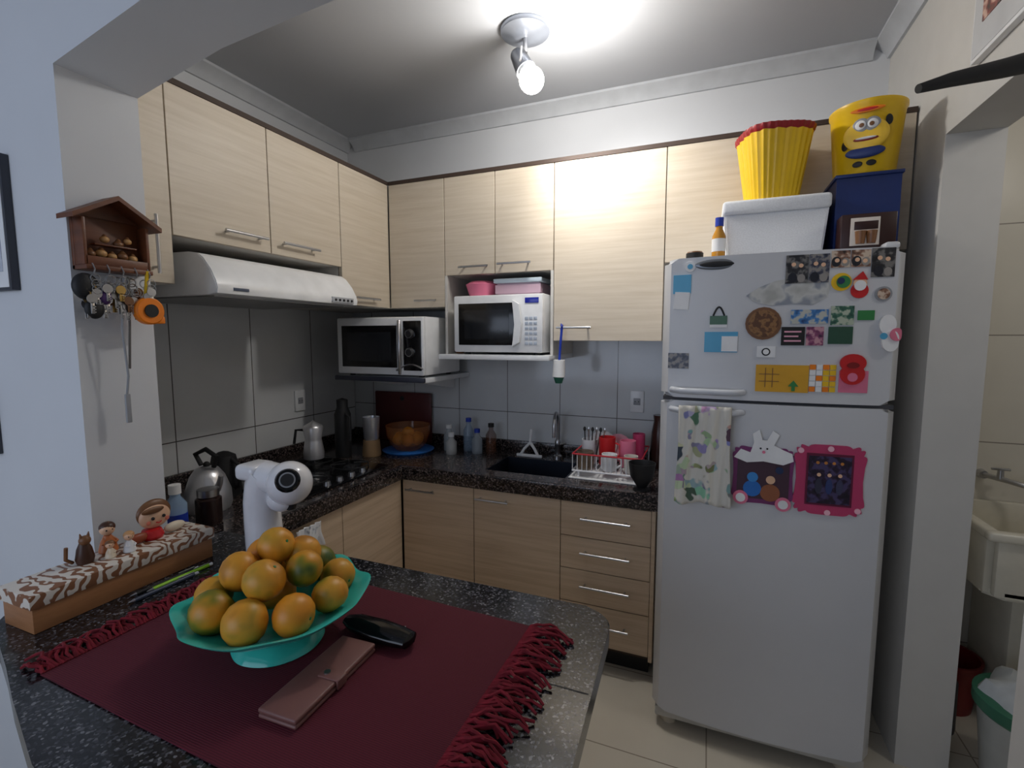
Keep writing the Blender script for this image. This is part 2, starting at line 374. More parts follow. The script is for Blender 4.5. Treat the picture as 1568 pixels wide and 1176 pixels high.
ph_dark=photo('photo_dark',[(15,12,30),(40,22,50),(70,60,100)],45)
P=lambda n,c_,r=.4:M(n,c_,r)
red=P('red',(200,30,35));yel=P('yellow',(235,190,30));pink=P('pink',(225,120,150));mag=P('magenta',(190,60,105));wh=P('paper_white',(235,235,235),.6);blu=P('blue_plastic',(30,60,170));lbl=P('light_blue',(80,165,205));grn=P('green',(50,130,70));brn=P('brown',(120,80,48));skin=P('skin_paint',(235,190,155));grey=P('grey',(150,152,156));teal=P('teal',(60,190,175),.25);orn=P('orange_plastic',(240,130,20))
def mg(name='fridge_magnet'):return B(name)
b=mg('calendar');plate(b,1.88,1.94,1.68,1.745,lbl);plate(b,1.885,1.935,1.625,1.685,wh,.004,rot=-.08);b.done()
b=mg();disc(b,1.935,1.772,.018,wh);disc(b,1.935,1.772,.009,lbl,.002,.004);b.done()
b=mg();plate(b,2.005,2.06,1.568,1.60,P('bag_green',(70,110,85)));plate(b,2.005,2.06,1.56,1.57,wh,.004);b.tube([(2.015+.036*i/8,fy(2.03)-.004,1.60+.03*math.sin(pi*i/8)) for i in range(9)],.003,blackm,6);b.done()
b=mg('fridge_photo');plate(b,1.99,2.095,1.475,1.545,lbl);plate(b,2.045,2.095,1.478,1.53,wh,.005);b.done()
b=mg('fridge_photo');plate(b,1.87,1.94,1.415,1.47,ph_bw2);b.done()
b=mg('paper_map');poly(b,[(2.115,1.665),(2.15,1.69),(2.20,1.71),(2.26,1.72),(2.33,1.715),(2.355,1.69),(2.35,1.655),(2.31,1.63),(2.25,1.635),(2.19,1.63),(2.14,1.645)],photo('paper_map_print',[(175,175,170),(202,202,198),(145,150,160)],18),.002);b.done()
for x0,x1,z0,z1,m in ((2.228,2.292,1.70,1.79,ph_bw),(2.294,2.35,1.70,1.79,ph_bw2),(2.354,2.405,1.745,1.797,ph_sep),(2.408,2.46,1.745,1.797,ph_sep),(2.463,2.525,1.712,1.80,ph_bw)):
    b=mg('fridge_photo');plate(b,x0,x1,z0,z1,m);cxp=(x0+x1)/2;disc(b,cxp-.010,z1-.030,.0065,skin,.001,.0032);disc(b,cxp+.011,z1-.034,.0065,skin,.001,.0032);disc(b,cxp-.012,z0+.018,.013,P('dk_suit',(25,28,40)),.001,.0032,1,1.2);disc(b,cxp+.013,z0+.016,.011,P('lt_dress',(150,145,140)),.001,.0032,1,1.2);b.done()
b=mg();disc(b,2.17,1.572,.054,brn,.006);disc(b,2.17,1.572,.045,photo('coaster_pic',[(120,80,45),(150,108,65),(95,60,35)],60),.002,.006);b.done()
b=mg();disc(b,2.385,1.70,.028,yel);disc(b,2.39,1.70,.019,grn,.003,.004);disc(b,2.383,1.703,.010,P('dk_blue',(30,50,90)),.002,.007);b.done()
b=mg('santa_magnet');disc(b,2.435,1.672,.024,red,.006);disc(b,2.435,1.695,.018,skin,.008);disc(b,2.435,1.687,.016,wh,.005,.006);poly(b,[(2.415,1.705),(2.455,1.705),(2.44,1.73)],red,.01);b.done()
b=mg();disc(b,2.50,1.66,.023,grey);disc(b,2.50,1.66,.017,ph_sep,.002,.004);b.done()
b=mg();disc(b,2.515,1.565,.028,wh,.014,0,.8,1.1);disc(b,2.525,1.515,.03,wh,.016,0,.8,1.1);disc(b,2.54,1.535,.02,pink,.006,.014);disc(b,2.505,1.53,.01,lbl,.003,.014);b.done()
for n,x0,x1,z0,z1,m in (('fridge_magnet',2.25,2.355,1.57,1.615,ph_blue),('fridge_magnet',2.362,2.425,1.565,1.625,ph_grn),('fridge_magnet',2.435,2.48,1.58,1.61,grn),('fridge_magnet',2.225,2.292,1.50,1.56,blackm),('fridge_magnet',2.296,2.345,1.50,1.56,ph_pur),('fridge_magnet',2.358,2.425,1.505,1.56,M('dk_green',(40,80,62),.4)),('fridge_magnet',2.155,2.21,1.46,1.497,wh)):
    b=mg(n);plate(b,x0,x1,z0,z1,m,.004)
    if m is blackm:
        for i in range(3):plate(b,x0+.008,x1-.01-.008*(i%2),z0+.012+.015*i,z0+.017+.015*i,P('pinkw',(235,170,190)),.005)
    if m is wh:disc(b,2.182,1.478,.013,blackm,.002,.004);disc(b,2.182,1.478,.009,wh,.003,.004)
    b.done()
b=mg('magnet_organizer');plate(b,2.155,2.31,1.345,1.435,P('mustard',(215,160,40)),.004)
for i in range(1,3):plate(b,2.165,2.225,1.355+.024*i,1.357+.024*i,brn,.005);plate(b,2.162+.021*i,2.164+.021*i,1.36,1.425,brn,.005)
poly(b,[(2.262,1.35),(2.272,1.35),(2.272,1.365),(2.282,1.365),(2.267,1.385),(2.252,1.365),(2.262,1.365)],grn,.006)
for i in range(4):
    for j in range(5):plate(b,2.312+.019*i,2.329+.019*i,1.35+.018*j,1.366+.018*j,(wh if i<2 else yel) if (i*2+j)%4 else orn,.004)
b.done()
b=mg('pinocchio_magnet');plate(b,2.395,2.475,1.35,1.42,pink,.003);disc(b,2.43,1.445,.036,red,.012,0,1,.8);disc(b,2.43,1.41,.034,red,.011,0,1,1);disc(b,2.43,1.438,.012,P('dkred',(130,15,20)),.003,.012,1.4,.8);disc(b,2.43,1.40,.014,pink,.002,.011);b.done()
# scalloped photo frames
def scallop(cx,cz,w_,h_,n,amp):
    pts=[]
    for i in range(120):
        a=2*pi*i/120;c_=math.cos(a);s_=math.sin(a);p=.28
        x=math.copysign(abs(c_)**p,c_);z=math.copysign(abs(s_)**p,s_)
        k_=1+amp*abs(math.sin(n*a));pts.append((cx+x*w_/2*k_,cz+z*h_/2*k_))
    return pts
b=mg('picture_frame_foam');poly(b,scallop(2.385,1.06,.19,.215,7,.09),mag,.007);plate(b,2.318,2.452,.975,1.148,P('dk_mag',(100,20,55)),.008);plate(b,2.324,2.446,.982,1.14,ph_dark,.0095)
for i,x in enumerate((2.355,2.385,2.415)):disc(b,x,1.04,.010,M('drs%d'%i,[(50,50,70),(45,60,110),(60,60,90)][i],.5),.0015,.0095,1,2.6);disc(b,x,1.078,.006,skin,.0016,.0095)
for i in range(4):disc(b,2.35+.023*i,1.118,.005,P('orn_glow',(200,130,60)),.001,.0095)
for x,z in ((2.30,1.155),(2.47,.965),(2.385,1.165),(2.385,.952)):disc(b,x,z,.009,P('pkl',(245,190,205)),.003,.007)
b.done()
b=mg('picture_frame_foam');poly(b,scallop(2.19,1.055,.18,.19,6,.06),P('purple_foam',(120,50,105)),.007);plate(b,2.112,2.27,.975,1.12,P('ph_room',(70,45,60)),.0085)
poly(b,[(2.10,1.115),(2.12,1.145),(2.15,1.135),(2.16,1.17),(2.155,1.20),(2.175,1.215),(2.185,1.18),(2.20,1.18),(2.215,1.215),(2.235,1.20),(2.22,1.165),(2.25,1.15),(2.275,1.14),(2.28,1.115),(2.25,1.10),(2.19,1.108),(2.14,1.10)],wh,.004,.0085)
disc(b,2.18,1.152,.003,blackm,.002,.0125);disc(b,2.20,1.152,.003,blackm,.002,.0125);disc(b,2.19,1.14,.005,pink,.002,.0125)
for x,z in ((2.125,.975),(2.255,.965)):disc(b,x,z,.024,pink,.004,.0085);disc(b,x,z,.015,wh,.003,.0125)
disc(b,2.16,1.01,.028,P('blsh',(40,110,190)),.0015,.0085);disc(b,2.16,1.05,.017,P('blsh2',(60,140,210)),.002,.0085);disc(b,2.215,1.0,.03,P('brshirt',(150,90,60)),.0015,.0085);disc(b,2.215,1.045,.014,skin,.002,.0085);disc(b,2.24,1.08,.012,P('dkb',(30,50,90)),.0015,.0085)
b.done()
# towel on fridge handle
def cloth(name,x0,x1,z0,z1,y,m,n=24,amp=.008,seed=0):
    t=bmesh.new();vs=[]
    for j in range(n+1):
        row=[]
        for i in range(n+1):
            u=i/n;v=j/n
            yy=y-amp*math.sin(u*13+seed)*(.3+v)-amp*.6*math.sin(u*29+v*4)
            xx=x0+(x1-x0)*u+.006*math.sin(v*5+u*3)*v
            row.append(t.verts.new((xx,yy,z1-(z1-z0)*v*(1+.02*math.sin(u*9)))))
        vs.append(row)
    for j in range(n):
        for i in range(n):t.faces.new((vs[j][i],vs[j][i+1],vs[j+1][i+1],vs[j+1][i]))
    b=B(name);b.merge(t,m);o=b.done(ang=80);md=o.modifiers.new('s','SOLIDIFY');md.thickness=.003;return o
def towel_mat():
    m,nt,b_=base('dish_towel_print');N_=nt.nodes;L=nt.links
    g_=N_.new('ShaderNodeNewGeometry');n_=N_.new('ShaderNodeTexNoise');n_.inputs['Scale'].default_value=22;n_.inputs['Detail'].default_value=1
    L.new(g_.outputs['Position'],n_.inputs['Vector']);v=N_.new('ShaderNodeTexVoronoi');v.inputs['Scale'].default_value=26;L.new(g_.outputs['Position'],v.inputs['Vector'])
    hs=N_.new('ShaderNodeHueSaturation');hs.inputs['Saturation'].default_value=.55;hs.inputs['Value'].default_value=.62;L.new(v.outputs['Color'],hs.inputs['Color'])
    r=N_.new('ShaderNodeValToRGB');r.color_ramp.elements[0].position=.52;r.color_ramp.elements[1].position=.56;L.new(n_.outputs['Fac'],r.inputs['Fac'])
    mx=N_.new('ShaderNodeMix');mx.data_type='RGBA';L.new(r.outputs['Color'],mx.inputs['Factor']);mx.inputs['A'].default_value=lin((216,212,202));L.new(hs.outputs[0],mx.inputs['B'])
    L.new(mx.outputs['Result'],b_.inputs['Base Color']);b_.inputs['Roughness'].default_value=.9;return m
tm=towel_mat()
cloth('dish_towel',1.915,2.085,.945,1.29,-.845,tm)
# ---------------------------------------------------------------- things on the fridge
FT=1.8035
b=B('styrofoam_box');sty=M('styrofoam',(222,224,227),.8,bump=.1,scale=200)
b.prism([(2.055,FT),(2.355,FT),(2.37,FT+.165),(2.04,FT+.165)],-.64,-.40,sty,'xz',.006);b.box(2.034,2.376,-.648,-.392,FT+.165,FT+.215,sty,.012,3);b.done()
TB=FT+.2155
b=B('popcorn_bucket');yb=M('bucket_yellow',(232,188,20),.35)
def pleat(r,z,a):
    c_,s_=abs(math.cos(a)),abs(math.sin(a));q=(c_**3.2+s_**3.2)**(-1/3.2);return r*q*(1+.015*math.sin(36*a)),z
def pleat2(r,z,a):
    q=pleat(r,z,a)[0];return q,z+(.004*math.sin(18*a) if z>.2 else 0)
bp_=(2.20,-.53,TB)
b.lathe([(.0,0),(.075,0),(.08,.004),(.112,.225),(.114,.236),(.111,.236),(.076,.01),(0,.01)],bp_,yb,144,pleat2,R=Matrix.Rotation(.3,4,'Z'))
b.lathe([(.110,.226),(.119,.240),(.119,.252),(.109,.252),(.104,.23),(.08,.06),(.0,.06)],bp_,M('bucket_red',(150,20,25),.4),144,pleat,R=Matrix.Rotation(.3,4,'Z'))
b.done()
b=B('storage_crate');bl2=M('crate_blue',(18,42,100),.4)
x0,x1,y0,y1,z0,z1=2.392,2.575,-.61,-.41,FT,2.065
b.box(x0,x1,y0,y1,z0,z0+.01,bl2);b.box(x0,x0+.008,y0,y1,z0+.01,z1,bl2);b.box(x1-.008,x1,y0,y1,z0+.01,z1,bl2);b.box(x0+.008,x1-.008,y0,y0+.008,z0+.01,z1,bl2);b.box(x0+.008,x1-.008,y1-.008,y1,z0+.01,z1,bl2)
b.box(x0-.006,x1+.006,y0-.006,y1+.006,z1,z1+.012,bl2,.003)
b.done()
b=B('popcorn_bucket');cx_,cy_,cz_=2.488,-.52,2.0775
b.lathe([(0,0),(.085,0),(.09,.006),(.108,.215),(.113,.222),(.113,.232),(.104,.232),(.088,.02),(0,.02)],(cx_,cy_,cz_),yb,48)
d_=Vector((2.0-cx_,-2.6-cy_,0)).normalized();a0=math.atan2(d_.y,d_.x)
def onb(da,z,r,m,sc_=(1,1,1),off=0):
    R_=.091+.018*z/.215+off;a=a0+da
    b.sph((cx_+R_*math.cos(a),cy_+R_*math.sin(a),cz_+z),r,m,(.18,sc_[0],sc_[2]),R=Matrix.Rotation(a,4,'Z'))
onb(0,.12,.055,M('mascot_skin',(245,200,60),.4),(1.15,1,.95))
onb(0,.065,.046,P('denim',(30,50,110)),(1.2,1,.42),.004)
onb(-.15,.150,.023,grey,(1,1,1),.006);onb(.15,.150,.023,grey,(1,1,1),.006)
onb(-.15,.150,.015,wh,(1,1,1),.010);onb(.15,.150,.015,wh,(1,1,1),.010);onb(-.12,.148,.007,brn,(1,1,1),.014);onb(.12,.148,.007,brn,(1,1,1),.014)
onb(0,.105,.024,P('dkred',(130,15,20)),(1.5,1,.35),.008);onb(0,.107,.022,wh,(1.3,1,.18),.011)
onb(-.6,.10,.012,blackm,(1,1,1.4),.002);onb(.6,.16,.012,blackm,(1,1,1.4),.002);onb(-.2,.03,.012,blackm,(1.2,1,.8),.002);onb(.2,.03,.012,blackm,(1.2,1,.8),.002)
onb(-.45,.14,.024,brn,(.5,1,.8),.001);onb(.45,.12,.024,brn,(.5,1,.8),.001)
onb(0,.197,.017,orn,(2.8,1,.5),.003);onb(0,.197,.011,red,(2.6,1,.4),.006)
b.done()
b=B('coffee_capsule_box');b.box(2.395,2.545,-.70,-.625,FT,1.925,M('choc_box',(48,22,20),.35),.002)
b.box(2.42,2.50,-.7025,-.7,FT+.02,1.912,P('boxwhite',(215,205,195)),.001)
b.box(2.43,2.495,-.7035,-.702,FT+.07,1.90,M('choc_box',(48,22,20)),.001)
for i in range(2):b.lathe([(0,0),(.012,.0),(.016,.04),(0,.04)],(2.448+.03*i,-.704,FT+.025),brn,14)
b.done()
b=B('syrup_bottle');b.lathe([(0,0),(.022,0),(.023,.01),(.023,.085),(.012,.11),(.012,.12)],(2.025,-.68,FT),M('amber_liquid',(200,140,50),.15),24)
b.lathe([(0,.12),(.0145,.12),(.0145,.15),(0,.15)],(2.025,-.68,FT),blu,20);b.lathe([(.0235,.03),(.0235,.075)],(2.025,-.68,FT),wh,24);b.done()
b=B('round_tin');b.cyl((1.945,-.68,FT),(1.945,-.68,FT+.03),.03,.03,blackm);b.cyl((1.945,-.68,FT+.03),(1.945,-.68,FT+.035),.028,.026,brn);b.done()
# ---------------------------------------------------------------- peninsula
ZP=.9
pts=[(.558,-1.553)]
for i in range(7):
    a=pi/2-pi/2*i/6;pts.append((1.76+.065*math.cos(a),-1.618+.065*math.sin(a)))
pts+=[(1.84,-2.0),(1.85,-2.32),(1.3,-2.31),(1.1,-2.275),(.9,-2.215),(.78,-2.175),(.68,-2.145),(.585,-2.125),(.545,-2.09),(.52,-1.99),(.482,-1.872),(.482,-1.68),(.558,-1.68)]
pc=B('peninsula_countertop');pc.prism(pts[::-1],ZP-.045,ZP,granite,'xy',.006)
pc.box(1.60,1.8285,-1.832,-1.829,ZP-.001,ZP+.0006,blackm)
pc.done()
B('peninsula_base').box(.56,1.55,-2.05,-1.62,0,ZP-.045,woodl,.003).done()
# placemat
pmx0,pmx1,pmy0,pmy1=.88,1.665,-2.175,-1.672
def wine_mat():
    m,nt,b_=base('placemat_weave');N_=nt.nodes;L=nt.links
    g_=N_.new('ShaderNodeNewGeometry');w_=N_.new('ShaderNodeTexWave');w_.inputs['Scale'].default_value=85;w_.bands_direction='Y';w_.inputs['Distortion'].default_value=1.5;L.new(g_.outputs['Position'],w_.inputs['Vector'])
    r=N_.new('ShaderNodeValToRGB');r.color_ramp.elements[0].color=lin((74,12,28));r.color_ramp.elements[1].color=lin((100,22,42));L.new(w_.outputs['Fac'],r.inputs['Fac']);L.new(r.outputs[0],b_.inputs['Base Color'])
    bp=N_.new('ShaderNodeBump');bp.inputs['Strength'].default_value=.4;bp.inputs['Distance'].default_value=.001;L.new(w_.outputs['Fac'],bp.inputs['Height']);L.new(bp.outputs[0],b_.inputs['Normal']);b_.inputs['Roughness'].default_value=.9
    return m
wine=wine_mat();fm=M('fringe_wine',(122,20,36),.9,var=.3,scale=60)
pm=B('placemat');pm.box(pmx0,pmx1,pmy0,pmy1,ZP+.0005,ZP+.004,wine,.001)
n=110
for side in (0,1):
    for i in range(n):
        y=pmy0+(pmy1-pmy0)*(i+.5)/n;L_=random.uniform(.055,.10);dr=random.uniform(-.012,.012);x=pmx1 if side else pmx0;s_=1 if side else -1
        if not side:L_*=.75
        hh=random.uniform(.004,.018);ph_=random.random()*6
        pm.tube([(x-s_*.004,y,ZP+.004)]+[(x+s_*L_*t_,y+dr*t_+.006*math.sin(ph_+t_*9),ZP+.0045+hh*math.sin(pi*t_)) for t_ in (.2,.4,.6,.8,1)],.0033,fm,5,r1=.0028)
X_=Matrix.Translation((1.27,-1.91,0))@Matrix.Rotation(math.radians(-1.5),4,'Z')@Matrix.Translation((-1.27,1.91,0))
bmesh.ops.transform(pm.bm,matrix=X_,verts=pm.bm.verts[:])
pm.done()
# fruit bowl
ZM=ZP+.0045
bc=(1.205,-1.925)
tq=M('turquoise_glaze',(60,195,180),.15,var=.03)
def pet(r,z,a):
    k_=min(1,max(0,(r-.05)/.13));return r*(1+.035*k_*math.cos(8*a+.4)),z+.006*k_*k_*math.cos(8*a+.4)
b=B('fruit_bowl')
b.lathe([(.084,0),(.087,.003),(.078,.018),(.056,.030),(.03,.038),(.028,.044),(.05,.050),(.11,.062),(.15,.078),(.174,.096),(.178,.101),(.173,.101),(.145,.086),(.10,.070),(.04,.060),(0,.058)],(bc[0],bc[1],ZM),tq,96,pet)
bowl=b.done(ang=60)
b=B('orange_pile');R_=.037;random.seed(3)
def fruit(x,y,z,r,m,b=None):
    b=b or globals()['b']
    q=Matrix.Rotation(random.random()*3,4,'X')@Matrix.Rotation(random.random()*3,4,'Y')
    b.lathe([(0,-.86*r),(r*.2,-.9*r),(r*.5,-.8*r),(r*.8,-.55*r),(r*.97,-.2*r),(r,.1*r),(r*.92,.42*r),(r*.72,.7*r),(r*.42,.87*r),(r*.15,.9*r),(.0,.84*r)],(x,y,z),m,24,R=q)
    v=q@Vector((0,0,.86*r));b.cyl((x+v.x*.98,y+v.y*.98,z+v.z*.98),(x+v.x*1.04,y+v.y*1.04,z+v.z*1.04),.003,.003,grn,8)
zb=ZM+.112
mm=[orangey,orange,orange,orangeg,orange,orangey,orange,orangeg,orange]
for i in range(9):
    a=2*pi*i/9-.5;fruit(bc[0]+.118*math.cos(a),bc[1]+.118*math.sin(a),zb+random.uniform(-.003,.004),R_+random.uniform(-.002,.005),mm[i])
fruit(bc[0],bc[1],zb-.005,R_,orange)
for i in range(5):
    a=2*pi*i/5+.2;fruit(bc[0]+.064*math.cos(a),bc[1]+.064*math.sin(a),zb+.05,R_+random.uniform(-.002,.004),[orangeg,orange,orangey,orange,orange][i])
fruit(bc[0]-.02,bc[1]+.02,zb+.080,R_,orange)
b.done(ang=70,parent=bowl)
# phone wallet, case, pens
b=B('phone_wallet_case');rg=M('rose_leather',(128,86,80),.45)
b.box(-.04,.04,-.105,.105,0,.008,rg,.004,3);b.box(-.04,.04,-.105,.105,.0085,.018,rg,.004,3);b.box(-.041,-.036,-.10,.10,.003,.015,rg,.002);b.box(.0,.044,-.012,.012,.0175,.021,rg,.0015);b.box(.04,.045,-.012,.012,.003,.02,rg,.0015);b.cyl((.012,0,.021),(.012,0,.023),.006,.006,chrome)
b.done((1.375,-1.985,ZM),math.radians(2))
b=B('glasses_case');b.lathe([(0,-.09),(.012,-.088),(.022,-.06),(.026,0),(.024,.05),(.02,.078),(.0,.09)],(0,0,.017),black,28,R=Matrix.Rotation(pi/2,4,'Y'),X=Matrix.Diagonal((1,1.15,.65,1))@Matrix.Translation((0,0,.009)))
b.tube([(.05,-.02,.026),(.075,.0,.027),(.05,.022,.026)],.0015,chrome);b.done((1.39,-1.84,ZM),math.radians(-4))
for nm,cl,dx,dl in (('ballpoint_pen',blackm,.0,.0),('ballpoint_pen',M('pen_green',(150,210,40),.35),.014,.03),('ballpoint_pen',M('pen_blue',(60,70,90),.35),.028,-.02)):
    b=B(nm);x=.735+dx;z=ZP+.0055
    b.tube([(x,-1.92+dl,z),(x+.006,-1.78+dl,z)],.005,cl,12);b.cyl((x,-1.92+dl,z),(x-.001,-1.934+dl,z),.005,.001,chrome,12);b.cyl((x+.006,-1.78+dl,z),(x+.0065,-1.77+dl,z),.004,.004,wh,12);b.tube([(x+.006,-1.78+dl,z+.006),(x+.004,-1.82+dl,z+.0065)],.0012,chrome,6);b.done()
# decorated box with scroll pattern lid
def lid_mat():
    m,nt,b_=base('box_lid_print');N_=nt.nodes;L=nt.links
    g_=N_.new('ShaderNodeNewGeometry');w_=N_.new('ShaderNodeTexWave');w_.wave_type='RINGS';w_.inputs['Scale'].default_value=14;w_.inputs['Distortion'].default_value=9;w_.inputs['Detail'].default_value=1;w_.inputs['Detail Scale'].default_value=2.2
    L.new(g_.outputs['Position'],w_.inputs['Vector']);r=N_.new('ShaderNodeValToRGB');r.color_ramp.elements[0].position=.55;r.color_ramp.elements[1].position=.68
    r.color_ramp.elements[0].color=lin((226,218,206));r.color_ramp.elements[1].color=lin((138,92,62));L.new(w_.outputs['Fac'],r.inputs['Fac']);L.new(r.outputs[0],b_.inputs['Base Color']);b_.inputs['Roughness'].default_value=.5;return m
lidm=lid_mat()
bx=wood_mat('box_wood',(175,122,80),(150,100,62),6,40)
b=B('decorative_box')
b.box(.59,.705,-2.10,-1.70,ZP+.0003,ZP+.06,bx,.002);b.box(.585,.71,-2.105,-1.695,ZP+.056,ZP+.086,lidm,.002);b.done()
ZBX=ZP+.0865
hd=P('hair_dark',(70,40,25))
b=B('doll_figurine');y=-1.80;x=.625
b.sph((x,y,ZBX+.056),.038,skin,(.4,1.05,.82),24);b.sph((x-.010,y+.004,ZBX+.064),.042,brn,(.36,1.05,.88),24)
b.sph((x+.014,y-.012,ZBX+.078),.018,brn,(.3,1.6,.5),16)
for s_ in (-1,1):
    b.sph((x+.0155,y+s_*.014,ZBX+.056),.0045,blackm,seg=8);b.sph((x+.013,y+s_*.024,ZBX+.046),.006,P('cheek',(225,130,105)),(.3,1,1),10)
b.tube([(x+.016,y-.007,ZBX+.044),(x+.017,y,ZBX+.041),(x+.016,y+.007,ZBX+.044)],.0015,red,6)
b.lathe([(0,0),(.024,0),(.028,.008),(.022,.024),(0,.028)],(x,y-.01,ZBX),red,24);b.sph((x+.008,y+.045,ZBX+.014),.015,P('cream',(230,215,190)),(.7,1.9,.9));b.sph((x+.008,y-.05,ZBX+.014),.015,P('rust',(150,70,40)),(.7,1.8,.9))
b.done()
def fig(name,x,y,h_,cb,ch,cf=skin):
    b=B(name);b.lathe([(0,0),(.24*h_,0),(.26*h_,.04*h_),(.2*h_,.3*h_),(.1*h_,.52*h_),(0,.55*h_)],(x,y,ZBX),cb,20)
    b.sph((x,y,ZBX+.72*h_),.2*h_,cf);b.sph((x-.03*h_,y+.02*h_,ZBX+.77*h_),.215*h_,ch,(1,1,.85))
    for s_ in (-1,1):
        b.tube([(x,y+s_*.1*h_,ZBX+.45*h_),(x+.12*h_,y+s_*.2*h_,ZBX+.3*h_),(x+.2*h_,y+s_*.08*h_,ZBX+.28*h_)],.045*h_,cb,8)
        b.sph((x+.18*h_,y+s_*.08*h_-.03*h_,ZBX+.73*h_),.025*h_,blackm,seg=8)
    b.done()
fig('doll_figurine',.66,-1.885,.055,wh,P('tan',(200,150,100)));fig('doll_figurine',.61,-1.905,.08,P('rustor',(190,110,60)),hd);fig('doll_figurine',.655,-1.925,.045,P('cream',(230,215,190)),brn)
b=B('cat_figurine');b.lathe([(0,0),(.016,0),(.019,.012),(.015,.035),(.009,.05),(0,.052)],(.63,-1.965,ZBX),hd,20);b.sph((.635,-1.965,ZBX+.056),.012,brn);b.cyl((.635,-1.972,ZBX+.064),(.635,-1.974,ZBX+.075),.004,.001,brn,8);b.cyl((.635,-1.958,ZBX+.064),(.635,-1.956,ZBX+.075),.004,.001,brn,8);b.tube([(.62,-1.985,ZBX+.006),(.625,-2.0,ZBX+.02),(.63,-2.0,ZBX+.05)],.004,brn,8);b.done()
# coffee machine
b=B('capsule_coffee_machine');cm=M('coffee_white',(232,232,235),.2,coat=.5)
x,y=.845,-1.612
b.lathe([(0,0),(.056,0),(.058,.01),(.056,.022),(0,.025)],(x+.025,y,ZP),cm,36)
b.lathe([(0,.025),(.042,.025),(.042,.03),(0,.03)],(x+.045,y,ZP),blackm,30)
b.tube([(x-.035,y,ZP+.002),(x-.04,y,ZP+.08),(x-.042,y,ZP+.15),(x-.035,y,ZP+.20),(x-.015,y,ZP+.235)],.052,cm,24,r1=.046)
b.box(x-.098,x-.02,y-.045,y+.045,ZP+.215,ZP+.262,cm,.016,4)
b.tube([(x-.02,y,ZP+.225),(x+.03,y,ZP+.22),(x+.07,y,ZP+.215)],.045,cm,24)
b.sph((x+.07,y,ZP+.215),.062,cm,seg=32)
b.sph((x+.04,y,ZP+.165),.045,cm,(1,.9,.8),24)
D=Vector((.62,-.70,.40)).normalized();C=Vector((x+.07,y,ZP+.215))
b.cyl(C+D*.050,C+D*.0625,.034,.028,black,32);b.cyl(C+D*.0625,C+D*.064,.021,.021,grey,28);b.cyl(C+D*.0635,C+D*.0655,.017,.017,blackm,28)
b.cyl((x+.07,y,ZP+.165),(x+.07,y,ZP+.14),.02,.014,blackm)
b.done(ang=50)
# left counter things
def jar(name,x,y,prof,m,z=ZTOP,extra=None,seg=32):
    b=B(name);b.lathe(prof,(x,y,z),m,seg)
    if extra:extra(b)
    b.done(ang=45)
steel=M('polished_steel',(215,215,218),.3,.75)
def kx(x,y,z):
    def f_(b):
        b.tube([(x-.03,y,z+.17),(x-.06,y+.0,z+.21),(x,y,z+.235),(x+.06,y,z+.21),(x+.04,y,z+.17)],.009,blackm,10);b.sph((x,y,z+.175),.012,blackm);b.tube([(x+.06,y-.01,z+.08),(x+.095,y-.02,z+.12),(x+.11,y-.025,z+.15)],.014,steel,12,r1=.008)
    return f_
jar('tea_kettle',.22,-1.36,[(0,0),(.075,0),(.082,.02),(.08,.07),(.06,.13),(.04,.16),(.015,.168),(0,.17)],steel,ZTOP+.0,kx(.22,-1.36,ZTOP))
jar('thermos_flask',.08,-1.50,[(0,0),(.05,0),(.052,.01),(.052,.16),(.035,.19),(.035,.22),(0,.23)],M('thermos_body',(110,110,116),.25,.6),ZTOP,lambda b:b.tube([(.13,-1.5,ZTOP+.17),(.16,-1.5,ZTOP+.15),(.16,-1.5,ZTOP+.06),(.13,-1.5,ZTOP+.04)],.007,blackm))
jar('electric_kettle',.13,-1.22,[(0,0),(.06,0),(.065,.02),(.055,.12),(.045,.17),(.02,.185),(0,.19)],blackm,ZTOP,lambda b:b.tube([(.17,-1.22,ZTOP+.16),(.215,-1.22,ZTOP+.14),(.215,-1.22,ZTOP+.05),(.18,-1.22,ZTOP+.03)],.008,blackm))
jar('soap_bottle',.40,-1.60,[(0,0),(.03,0),(.032,.01),(.032,.12),(.015,.145),(.015,.155)],glass('clear_blue',(170,200,230),.1,.6),ZTOP,lambda b:(b.lathe([(0,.155),(.018,.155),(.018,.185),(0,.185)],(.40,-1.60,ZTOP),wh),b.lathe([(.0325,.05),(.0325,.09)],(.40,-1.60,ZTOP),blu)))
jar('storage_jar',.36,-1.46,[(0,0),(.04,0),(.042,.01),(.042,.09),(.03,.1),(0,.105)],M('jar_dark',(45,30,28),.2),ZTOP,lambda b:b.lathe([(0,.1),(.035,.1),(.035,.125),(0,.125)],(.36,-1.46,ZTOP),chrome))
jar('moka_pot',.13,-.72,[(0,0),(.05,0),(.052,.03),(.042,.09),(.04,.1),(.05,.16),(.045,.17),(.01,.19),(0,.2)],steel,ZTOP+.042,lambda b:b.tube([(.09,-.74,ZTOP+.19),(.055,-.76,ZTOP+.19),(.05,-.77,ZTOP+.12)],.007,blackm))
jar('thermos_flask',.13,-.50,[(0,0),(.042,0),(.044,.01),(.044,.24),(.03,.28),(.03,.32),(0,.33)],blackm,ZTOP,lambda b:b.tube([(.17,-.52,ZTOP+.25),(.205,-.53,ZTOP+.23),(.205,-.53,ZTOP+.10)],.008,blackm))
jar('utensil_cup',.26,-.42,[(0,0),(.05,0),(.052,.005),(.045,.09),(0,.09)],M('wood_cup',(150,120,85),.6),ZTOP,lambda b:(b.lathe([(.036,.09),(.042,.10),(.048,.22),(.045,.22),(.03,.12)],(.26,-.42,ZTOP),steel)))
b=B('fruit_bowl');gl=glass('clear_amber_bowl',(190,120,70),.1,.3)
b.lathe([(0,0),(.135,0),(.15,.012),(.145,.014),(0,.008)],(.39,-.25,ZTOP),M('blue_tray',(40,110,190),.3),40)
